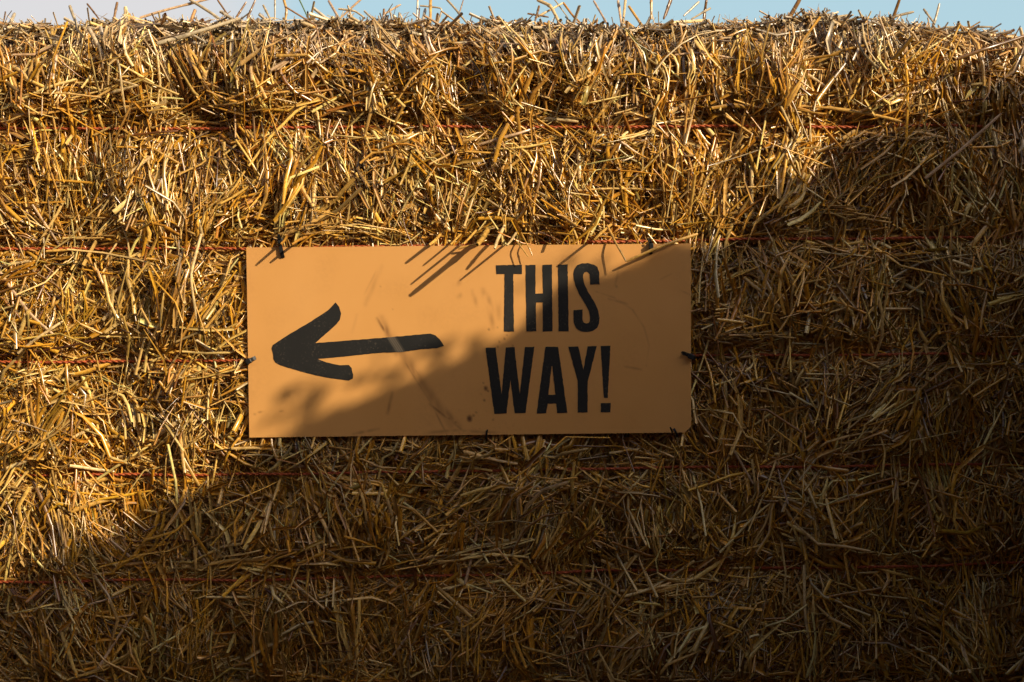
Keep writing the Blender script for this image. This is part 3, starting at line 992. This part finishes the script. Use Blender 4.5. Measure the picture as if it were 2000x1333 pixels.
# chipped lower right corner
cut = np.maximum(0, (PX - 1338) + (PY - 833) - 12)
PX2 = PX - cut * 0.5; PY2 = PY - cut * 0.5
dirt = np.zeros_like(PX)


def streak(a, b, w, s, seed, rough=0.6, fade=True):
    global dirt
    d, t = seg_d(PX, PY, a, b)
    m = np.exp(-(d / w) ** 2)
    m = m * np.clip(1 - rough + rough * (0.5 + 0.9 * vnoise(PX, PY, seed, 0.12, 0.05)), 0, 1.3)
    if fade:
        m = m * np.sin(np.clip(t, 0.06, 0.94) * math.pi) ** 0.4
    dirt = np.maximum(dirt, np.clip(m * s * 1.5, 0, 0.95))


streak((737, 622), (752, 648), 3.0, 0.55, 200)
streak((745, 622), (775, 690), 7.0, 0.40, 201)
streak((757, 655), (850, 800), 2.6, 0.42, 202, 0.45); streak((766, 655), (863, 800), 2.0, 0.34, 203, 0.45)
streak((762, 655), (880, 830), 9.0, 0.34, 204, 0.4); streak((840, 790), (900, 838), 3.2, 0.55, 205)
streak((868, 800), (896, 832), 6, 0.35, 206); streak((846, 796), (872, 848), 2, 0.35, 207)
streak((766, 768), (757, 808), 3.0, 0.42, 208); streak((745, 520), (714, 595), 5, 0.16, 209); streak((735, 530), (712, 575), 2, 0.14, 210)
streak((697, 615), (688, 650), 3, 0.14, 211)
for (a, b) in (((922, 570), (930, 600)), ((944, 566), (950, 590)), ((952, 575), (962, 612)), ((972, 590), (975, 622)), ((955, 600), (963, 640)), ((885, 560), (905, 545)), ((895, 580), (910, 572))):
    streak(a, b, 5.0, 0.22, 212 + int(a[0]) % 7, 0.9)
arc = [(1165, 570), (1200, 582), (1235, 605), (1258, 640), (1268, 675), (1262, 715)]
for a, b in zip(arc[:-1], arc[1:]):
    streak(a, b, 1.8, 0.20, 221, 0.8, False)
streak((1218, 716), (1252, 722), 2.4, 0.30, 222); streak((1188, 584), (1225, 594), 2.2, 0.28, 223); streak((1200, 560), (1208, 530), 2, 0.22, 224)
streak((1290, 546), (1312, 535), 1.5, 0.2, 225); streak((1330, 568), (1348, 576), 2, 0.2, 226)
streak((690, 848), (740, 838), 2.5, 0.3, 227); streak((830, 846), (900, 840), 3, 0.3, 228); streak((905, 842), (985, 846), 3, 0.3, 229)
streak((505, 806), (516, 804), 1.6, 0.5, 230); streak((546, 804), (553, 803), 1.6, 0.55, 231); streak((496, 810), (499, 809), 2, .5, 232)
for (x_, y_, r_, s_) in ((917, 818, 5.0, .95), (949, 759, 3.6, .9), (953, 764, 2, .7), (944, 748, 1.6, .6), (946, 782, 2.0, .7), (955, 644, 2, .55), (975, 668, 1.8, .5), (985, 662, 2, .55), (972, 678, 2, .5), (1001, 676, 2, .4),
                        (972, 640, 1.6, .4), (990, 655, 1.5, .45), (925, 812, 2.4, .5), (930, 806, 2, .45), (940, 770, 1.5, .4), (963, 820, 2, .4), (878, 818, 3, .5), (890, 826, 2.5, .5), (1204, 560, 2.5, .35), (767, 604, 1.4, .3), (743, 560, 1.2, .3)):
    d = np.hypot(PX - x_, (PY - y_) * 0.85) + 0.6 * vnoise(PX, PY, 240, 0.4)
    dirt = np.maximum(dirt, s_ * np.clip(1.4 - d / r_, 0, 1) ** 0.7)
# faint handling grime and fine specks
dirt = np.maximum(dirt, 0.10 * np.clip(vnoise(PX, PY, 241, 0.02) * 1.2 - 0.25, 0, 1) * (0.5 + 0.5 * vnoise(PX, PY, 242, 0.25)))
nearlow = np.clip((PY - 760) / 90, 0, 1) * np.exp(-((PX - 900) / 130) ** 2)
dirt = np.maximum(dirt, 0.5 * nearlow * np.clip(vnoise(PX, PY, 243, 0.35) * 1.6 - 0.95, 0, 1))
fx_ = (DIST + SY) / DIST
FV = np.stack([(PX2 - 1000) * K * fx_, np.full_like(PX, SY), CZ - (PY2 - 666.5) * K * fx_], -1).reshape(-1, 3)
TH = 0.004
BV = FV + np.array((0, TH, 0))
idx = np.arange(nu * nv).reshape(nv, nu)
qf = np.stack([idx[:-1, :-1], idx[1:, :-1], idx[1:, 1:], idx[:-1, 1:]], -1).reshape(-1, 4)
rim = np.concatenate([idx[0, :], idx[1:, -1], idx[-1, -2::-1], idx[-2:0:-1, 0]])
rim2 = np.roll(rim, -1)
nfv = nu * nv
qs_ = np.stack([rim, rim2, rim2 + nfv, rim + nfv], -1)
me = raw_mesh("board", np.concatenate([FV, BV]) - np.array(SO), np.concatenate([qf, qf[:, ::-1] + nfv, qs_]), False)
a = me.attributes.new("dirt", 'FLOAT', 'POINT')
a.data.foreach_set("value", np.concatenate([dirt.ravel(), np.zeros(nfv)]).astype(np.float32))
m, t, b = new_mat("orange_board")
at = t.nodes.new("ShaderNodeAttribute"); at.attribute_name = "dirt"
n1 = noise_node(t, 9.0, 5.0)
r1 = ramp(t, n1.outputs['Fac'], [(0.3, (0.612, 0.305, 0.085)), (0.7, (0.645, 0.328, 0.099))])
mx = t.nodes.new("ShaderNodeMix"); mx.data_type = 'RGBA'
t.links.new(at.outputs['Fac'], mx.inputs['Factor'])
t.links.new(r1.outputs[0], mx.inputs[6])
mx.inputs[7].default_value = (0.10, 0.035, 0.012, 1)
t.links.new(mx.outputs[2], b.inputs['Base Color'])
b.inputs['Roughness'].default_value = 0.5
b.inputs['Specular IOR Level'].default_value = 0.35
n2 = noise_node(t, 700.0, 2.0)
bp = t.nodes.new("ShaderNodeBump"); bp.inputs['Distance'].default_value = 0.0002; bp.inputs['Strength'].default_value = 0.4
t.links.new(n2.outputs['Fac'], bp.inputs['Height']); t.links.new(bp.outputs[0], b.inputs['Normal'])
link("board", me, m, sign)

# black paint with scuffs; the long rub across the arrow's shaft is a worn band
m, t, b = new_mat("black_paint")
c = t.nodes.new("ShaderNodeTexCoord")
n1 = t.nodes.new("ShaderNodeTexNoise"); n1.inputs['Scale'].default_value = 260; n1.inputs['Detail'].default_value = 5
t.links.new(c.outputs['Object'], n1.inputs['Vector'])
r1 = ramp(t, n1.outputs['Fac'], [(0.57, (0.0, 0.0, 0.0)), (0.72, (0.5, 0.5, 0.5))])
n3 = t.nodes.new("ShaderNodeTexNoise"); n3.inputs['Scale'].default_value = 14; n3.inputs['Detail'].default_value = 3
t.links.new(c.outputs['Object'], n3.inputs['Vector'])
r3 = ramp(t, n3.outputs['Fac'], [(0.42, (0, 0, 0)), (0.70, (0.55, 0.55, 0.55))])
mu = t.nodes.new("ShaderNodeMath"); mu.operation = 'MULTIPLY'
t.links.new(r1.outputs[0], mu.inputs[0]); t.links.new(r3.outputs[0], mu.inputs[1])
sep = t.nodes.new("ShaderNodeSeparateXYZ")
t.links.new(c.outputs['Object'], sep.inputs[0])
# distance from the rub line, in the board's own metres
pa, pb = W(752, 640, SY) - SO, W(812, 735, SY) - SO
dv = (pb - pa).normalized()
nxm = t.nodes.new("ShaderNodeMath"); nxm.operation = 'MULTIPLY'; nxm.inputs[1].default_value = -dv.z
nzm = t.nodes.new("ShaderNodeMath"); nzm.operation = 'MULTIPLY_ADD'; nzm.inputs[1].default_value = dv.x
t.links.new(sep.outputs['X'], nxm.inputs[0]); t.links.new(sep.outputs['Z'], nzm.inputs[0]); t.links.new(nxm.outputs[0], nzm.inputs[2])
sb = t.nodes.new("ShaderNodeMath"); sb.operation = 'SUBTRACT'; sb.inputs[1].default_value = -dv.z * pa.x + dv.x * pa.z
t.links.new(nzm.outputs[0], sb.inputs[0])
ab = t.nodes.new("ShaderNodeMath"); ab.operation = 'ABSOLUTE'; t.links.new(sb.outputs[0], ab.inputs[0])
mr = t.nodes.new("ShaderNodeMapRange"); mr.interpolation_type = 'SMOOTHSTEP'
mr.inputs['From Min'].default_value = 0.0095; mr.inputs['From Max'].default_value = 0.003
mr.inputs['To Max'].default_value = 0.5
t.links.new(ab.outputs[0], mr.inputs['Value'])
n4a = t.nodes.new("ShaderNodeMath"); n4a.operation = 'MULTIPLY'; n4a.inputs[1].default_value = 1900.0
t.links.new(sb.outputs[0], n4a.inputs[0])
n4 = t.nodes.new("ShaderNodeMath"); n4.operation = 'SINE'; t.links.new(n4a.outputs[0], n4.inputs[0])
n5 = t.nodes.new("ShaderNodeMath"); n5.operation = 'MULTIPLY_ADD'; n5.inputs[1].default_value = 0.28; n5.inputs[2].default_value = 0.5
t.links.new(n4.outputs[0], n5.inputs[0])
mw = t.nodes.new("ShaderNodeMath"); mw.operation = 'MULTIPLY'
t.links.new(mr.outputs[0], mw.inputs[0]); t.links.new(n5.outputs[0], mw.inputs[1])
zlim = t.nodes.new("ShaderNodeMath"); zlim.operation = 'LESS_THAN'; zlim.inputs[1].default_value = (W(900, 0, SY) - SO).x
t.links.new(sep.outputs['X'], zlim.inputs[0])
mw2 = t.nodes.new("ShaderNodeMath"); mw2.operation = 'MULTIPLY'
t.links.new(mw.outputs[0], mw2.inputs[0]); t.links.new(zlim.outputs[0], mw2.inputs[1])
mxm = t.nodes.new("ShaderNodeMath"); mxm.operation = 'MAXIMUM'
t.links.new(mu.outputs[0], mxm.inputs[0]); t.links.new(mw2.outputs[0], mxm.inputs[1])
mx = t.nodes.new("ShaderNodeMix"); mx.data_type = 'RGBA'
t.links.new(mxm.outputs[0], mx.inputs['Factor'])
mx.inputs[6].default_value = (0.013, 0.013, 0.012, 1)
mx.inputs[7].default_value = (0.30, 0.24, 0.17, 1)
t.links.new(mx.outputs[2], b.inputs['Base Color'])
b.inputs['Roughness'].default_value = 0.55
b.inputs['Specular IOR Level'].default_value = 0.35
M_BLACK = m


def rough_outline(pts, step=4.0, amp=0.55, seed=0, smooth=False):
    pts = [Vector(p) for p in pts]
    n = len(pts)
    out = []
    for i in range(n):
        p0, p1, p2, p3 = pts[i - 1], pts[i], pts[(i + 1) % n], pts[(i + 2) % n]
        k = max(1, int((p2 - p1).length / step))
        for j in range(k):
            t = j / k
            if smooth:
                q = 0.5 * ((2 * p1) + (p2 - p0) * t + (2 * p0 - 5 * p1 + 4 * p2 - p3) * t * t + (-p0 + 3 * p1 - 3 * p2 + p3) * t ** 3)
            else:
                q = p1.lerp(p2, t)
            out.append(q)
    res = []
    for i, q in enumerate(out):
        res.append((q.x + amp * float(vnoise(q.x, q.y, 300 + seed, 0.22)), q.y + amp * float(vnoise(q.x, q.y, 400 + seed, 0.22))))
    return res


def painted(name, loops, seed=0, smooth=False, amp=0.55):
    loops = [rough_outline(l, seed=seed, smooth=smooth, amp=amp) for l in loops]
    vs, fs, cnt = [], [], 0
    y0, y1 = SY - 0.0006, SY - 0.0001
    flat3 = [[Vector((x, -y, 0)) for x, y in l] for l in loops]
    tris = tessellate_polygon(flat3)
    allp = [p for l in loops for p in l]
    N = len(allp)
    for yy in (y0, y1):
        f = (DIST + SY) / DIST
        for (x, y) in allp:
            vs.append(Vector(((x - 1000) * K * f, yy, CZ - (y - 666.5) * K * f)) - SO)
    for tr_ in tris:
        a_, b_, c_ = [Vector((allp[i][0], -allp[i][1])) for i in tr_]
        cr = (b_ - a_).cross(c_ - a_)
        fs.append(tuple(tr_) if cr > 0 else tuple(reversed(tr_)))
    st = 0
    for l in loops:
        n = len(l)
        for i in range(n):
            a_, b_ = st + i, st + (i + 1) % n
            fs.append((a_, b_, N + b_, N + a_))
        st += n
    return link(name, py_mesh(name, vs, fs), M_BLACK, sign)


def z2(l):
    return [(900 + x / 3.1, 450 + y / 3.1) for x, y in l]


def z1(l):
    return [(470 + x / 3.1, 450 + y / 3.1) for x, y in l]


arrow = [(575, 437), (597, 465), (609, 505), (600, 545), (580, 570), (530, 615), (452, 683), (600, 672), (750, 660), (900, 648), (1100, 630), (1150, 626), (1180, 637), (1205, 660), (1232, 702), (1190, 714), (1080, 722), (980, 738), (850, 742), (740, 752), (600, 768), (466, 779), (520, 800), (600, 818), (655, 816), (672, 835), (682, 875), (678, 900), (655, 910), (600, 904), (530, 893), (440, 875), (340, 848), (240, 818), (210, 800), (200, 780), (198, 752), (188, 715), (195, 695), (220, 678), (320, 615), (430, 550), (530, 485)]
painted("arrow", [z1(arrow)], 1, amp=0.4)
T_ = [(213, 212), (371, 210), (370, 265), (318, 265), (322, 614), (262, 614), (266, 265), (215, 267)]
H_ = [(393, 212), (453, 210), (452, 384), (498, 384), (494, 210), (552, 208), (555, 612), (497, 614), (496, 438), (455, 438), (457, 611), (398, 613)]
I_ = [(589, 208), (647, 207), (653, 611), (592, 612)]
S_ = [(839, 328), (783, 328), (782, 290), (780, 268), (774, 257), (762, 252), (749, 257), (742, 270), (742, 300), (750, 330), (775, 380), (815, 445), (833, 490), (840, 530), (838, 565), (826, 592), (800, 610), (765, 617), (725, 612), (700, 595), (686, 570), (684, 540), (683, 484), (737, 480), (738, 545), (744, 560), (760, 566), (775, 562), (782, 548), (783, 520), (776, 490), (755, 450), (715, 385), (695, 340), (684, 300), (682, 265), (688, 235), (705, 212), (735, 201), (770, 200), (805, 208), (828, 225), (838, 255)]
W_ = [(150, 712), (211, 710), (247, 993), (273, 709), (325, 708), (358, 993), (388, 708), (446, 706), (392, 1107), (326, 1109), (301, 905), (277, 1109), (203, 1112)]
A_ = [(512, 706), (590, 706), (645, 1105), (583, 1106), (577, 1050), (526, 1050), (518, 1108), (459, 1110)]
A_h = [(549, 825), (553, 825), (573, 995), (531, 997)]
Y_ = [(652, 706), (712, 704), (742, 845), (768, 704), (824, 702), (768, 915), (768, 1104), (708, 1105), (708, 915)]
E_ = [(847, 702), (906, 700), (890, 1016), (866, 1016)]
E_d = [(848, 1048), (908, 1046), (906, 1102), (848, 1103)]
for k, (nm, ls) in enumerate((("letter", [T_]), ("letter", [H_]), ("letter", [I_]), ("letter", [S_]), ("letter", [W_]), ("letter", [A_, A_h]), ("letter", [Y_]))):
    painted(nm, [z2(l) for l in ls], 10 + k)
# the exclamation mark: stroke and dot
ex = painted("exclamation_mark", [z2(E_)], 20)
dot = painted("dot", [z2(E_d)], 21)
dot.parent = ex


# ------------------------------------------------------------------ cable ties
def strap(path, w, th, wdir):
    """flat strap along a path (world points), width along wdir"""
    P = [Vector(p) for p in path]
    vs, fs = [], []
    wd = Vector(wdir).normalized()
    for i, p in enumerate(P):
        T = (P[min(i + 1, len(P) - 1)] - P[max(i - 1, 0)]).normalized()
        nn = T.cross(wd).normalized()
        for a_, b_ in ((-1, -1), (1, -1), (1, 1), (-1, 1)):
            vs.append(p + wd * (a_ * w / 2) + nn * (b_ * th / 2))
    for i in range(len(P) - 1):
        k = i * 4
        for j in range(4):
            j2 = (j + 1) % 4
            fs.append((k + j, k + j2, k + 4 + j2, k + 4 + j))
    fs.append((3, 2, 1, 0)); k = (len(P) - 1) * 4; fs.append((k, k + 1, k + 2, k + 3))
    return vs, fs


def bevel_box(c, ax, ay, az, hx, hy, hz, bv=0.25):
    """small chamfered block"""
    vs, fs = [], []
    rings = [(-1, 1 - bv), (-1 + bv, 1), (1 - bv, 1), (1, 1 - bv)]
    oct_ = [(1, 1 - bv), (1 - bv, 1), (-1 + bv, 1), (-1, 1 - bv), (-1, -1 + bv), (-1 + bv, -1), (1 - bv, -1), (1, -1 + bv)]
    for (h, s) in rings:
        for (p, q_) in oct_:
            vs.append(c + ax * (p * s * hx) + az * (q_ * s * hz) + ay * (h * hy))
    for r in range(3):
        for j in range(8):
            j2 = (j + 1) % 8
            fs.append((r * 8 + j, r * 8 + j2, r * 8 + 8 + j2, r * 8 + 8 + j))
    fs.append(tuple(range(7, -1, -1))); fs.append(tuple(range(24, 32)))
    return vs, fs


def cable_tie(label, hole, edge, out_dir, width_px, head, tail=None, mat=M_TIE):
    """strap from the hole in the board, over its edge and back to the twine; locking head; cut tail"""
    h = Vector(W(hole[0], hole[1], SY)); e = Vector(W(edge[0], edge[1], SY))
    d = (e - h).normalized()
    wd = Vector((0, 1, 0)).cross(d).normalized()
    root = empty("cable_tie", e)
    tag(root, label, "cable tie")
    y = Vector((0, -1, 0))
    path = [h + y * -0.002, h + y * 0.002, h + d * 0.004 + y * 0.0042, h.lerp(e, 0.5) + y * 0.005, e + y * 0.004 + d * 0.002, e + d * 0.006 - y * 0.002,
            e + d * 0.006 - y * 0.008, e + d * 0.012 - y * 0.02]
    v_, f_ = strap(path, width_px * K, 0.0016, wd)
    link("strap", py_mesh("strap", [p - root.location for p in v_], f_), mat, root)
    if head:
        hc = Vector(W(head[0], head[1], SY)) + y * 0.0075
        v_, f_ = bevel_box(hc, d, y, wd, 0.0050, 0.0034, width_px * K * 0.72)
        link("head", py_mesh("head", [p - root.location for p in v_], f_), mat, root)
    if tail:
        p0 = Vector(W(*tail[0])); p1 = Vector(W(*tail[1]))
        td = (p1 - p0).normalized()
        v_, f_ = strap([p0, p0.lerp(p1, 0.5) + Vector((0, -0.002, 0)), p1], width_px * K * 0.7, 0.0014, td.cross(Vector((0, 1, 0))))
        link("tail", py_mesh("tail", [p - root.location for p in v_], f_), mat, root)
    return root


cable_tie("black cable tie over the sign's top edge near its upper left corner", (553, 503), (549, 483), None, 7, (549, 472), ((548, 476, SY - .004), (544, 458, SY - .016)))
cable_tie("short black cable tie hooking the sign's left edge to the twine beside the arrow tip", (499, 699), (484, 707), None, 7, (487, 706), None)
cable_tie("black cable tie over the sign's top edge near its upper right corner", (1271, 496), (1270, 478), None, 6, (1271, 482), ((1270, 478, SY - .004), (1271, 468, SY - .01)))
cable_tie("black cable tie tying the sign's right edge to the red twine", (1334, 690), (1349, 696), None, 7, (1349, 697), ((1338, 692, SY - .006), (1331, 688, SY - .012)))
cable_tie("cut cable tie stub on the sign's bottom edge below the letter W", (951, 842), (950, 851), None, 4, None, ((951, 846, SY - .004), (952, 840, SY - .014)))
cable_tie("cut cable tie stub at the sign's chipped lower right corner", (1316, 838), (1320, 846), None, 4, None, ((1313, 845, SY - .004), (1309, 835, SY - .015)))
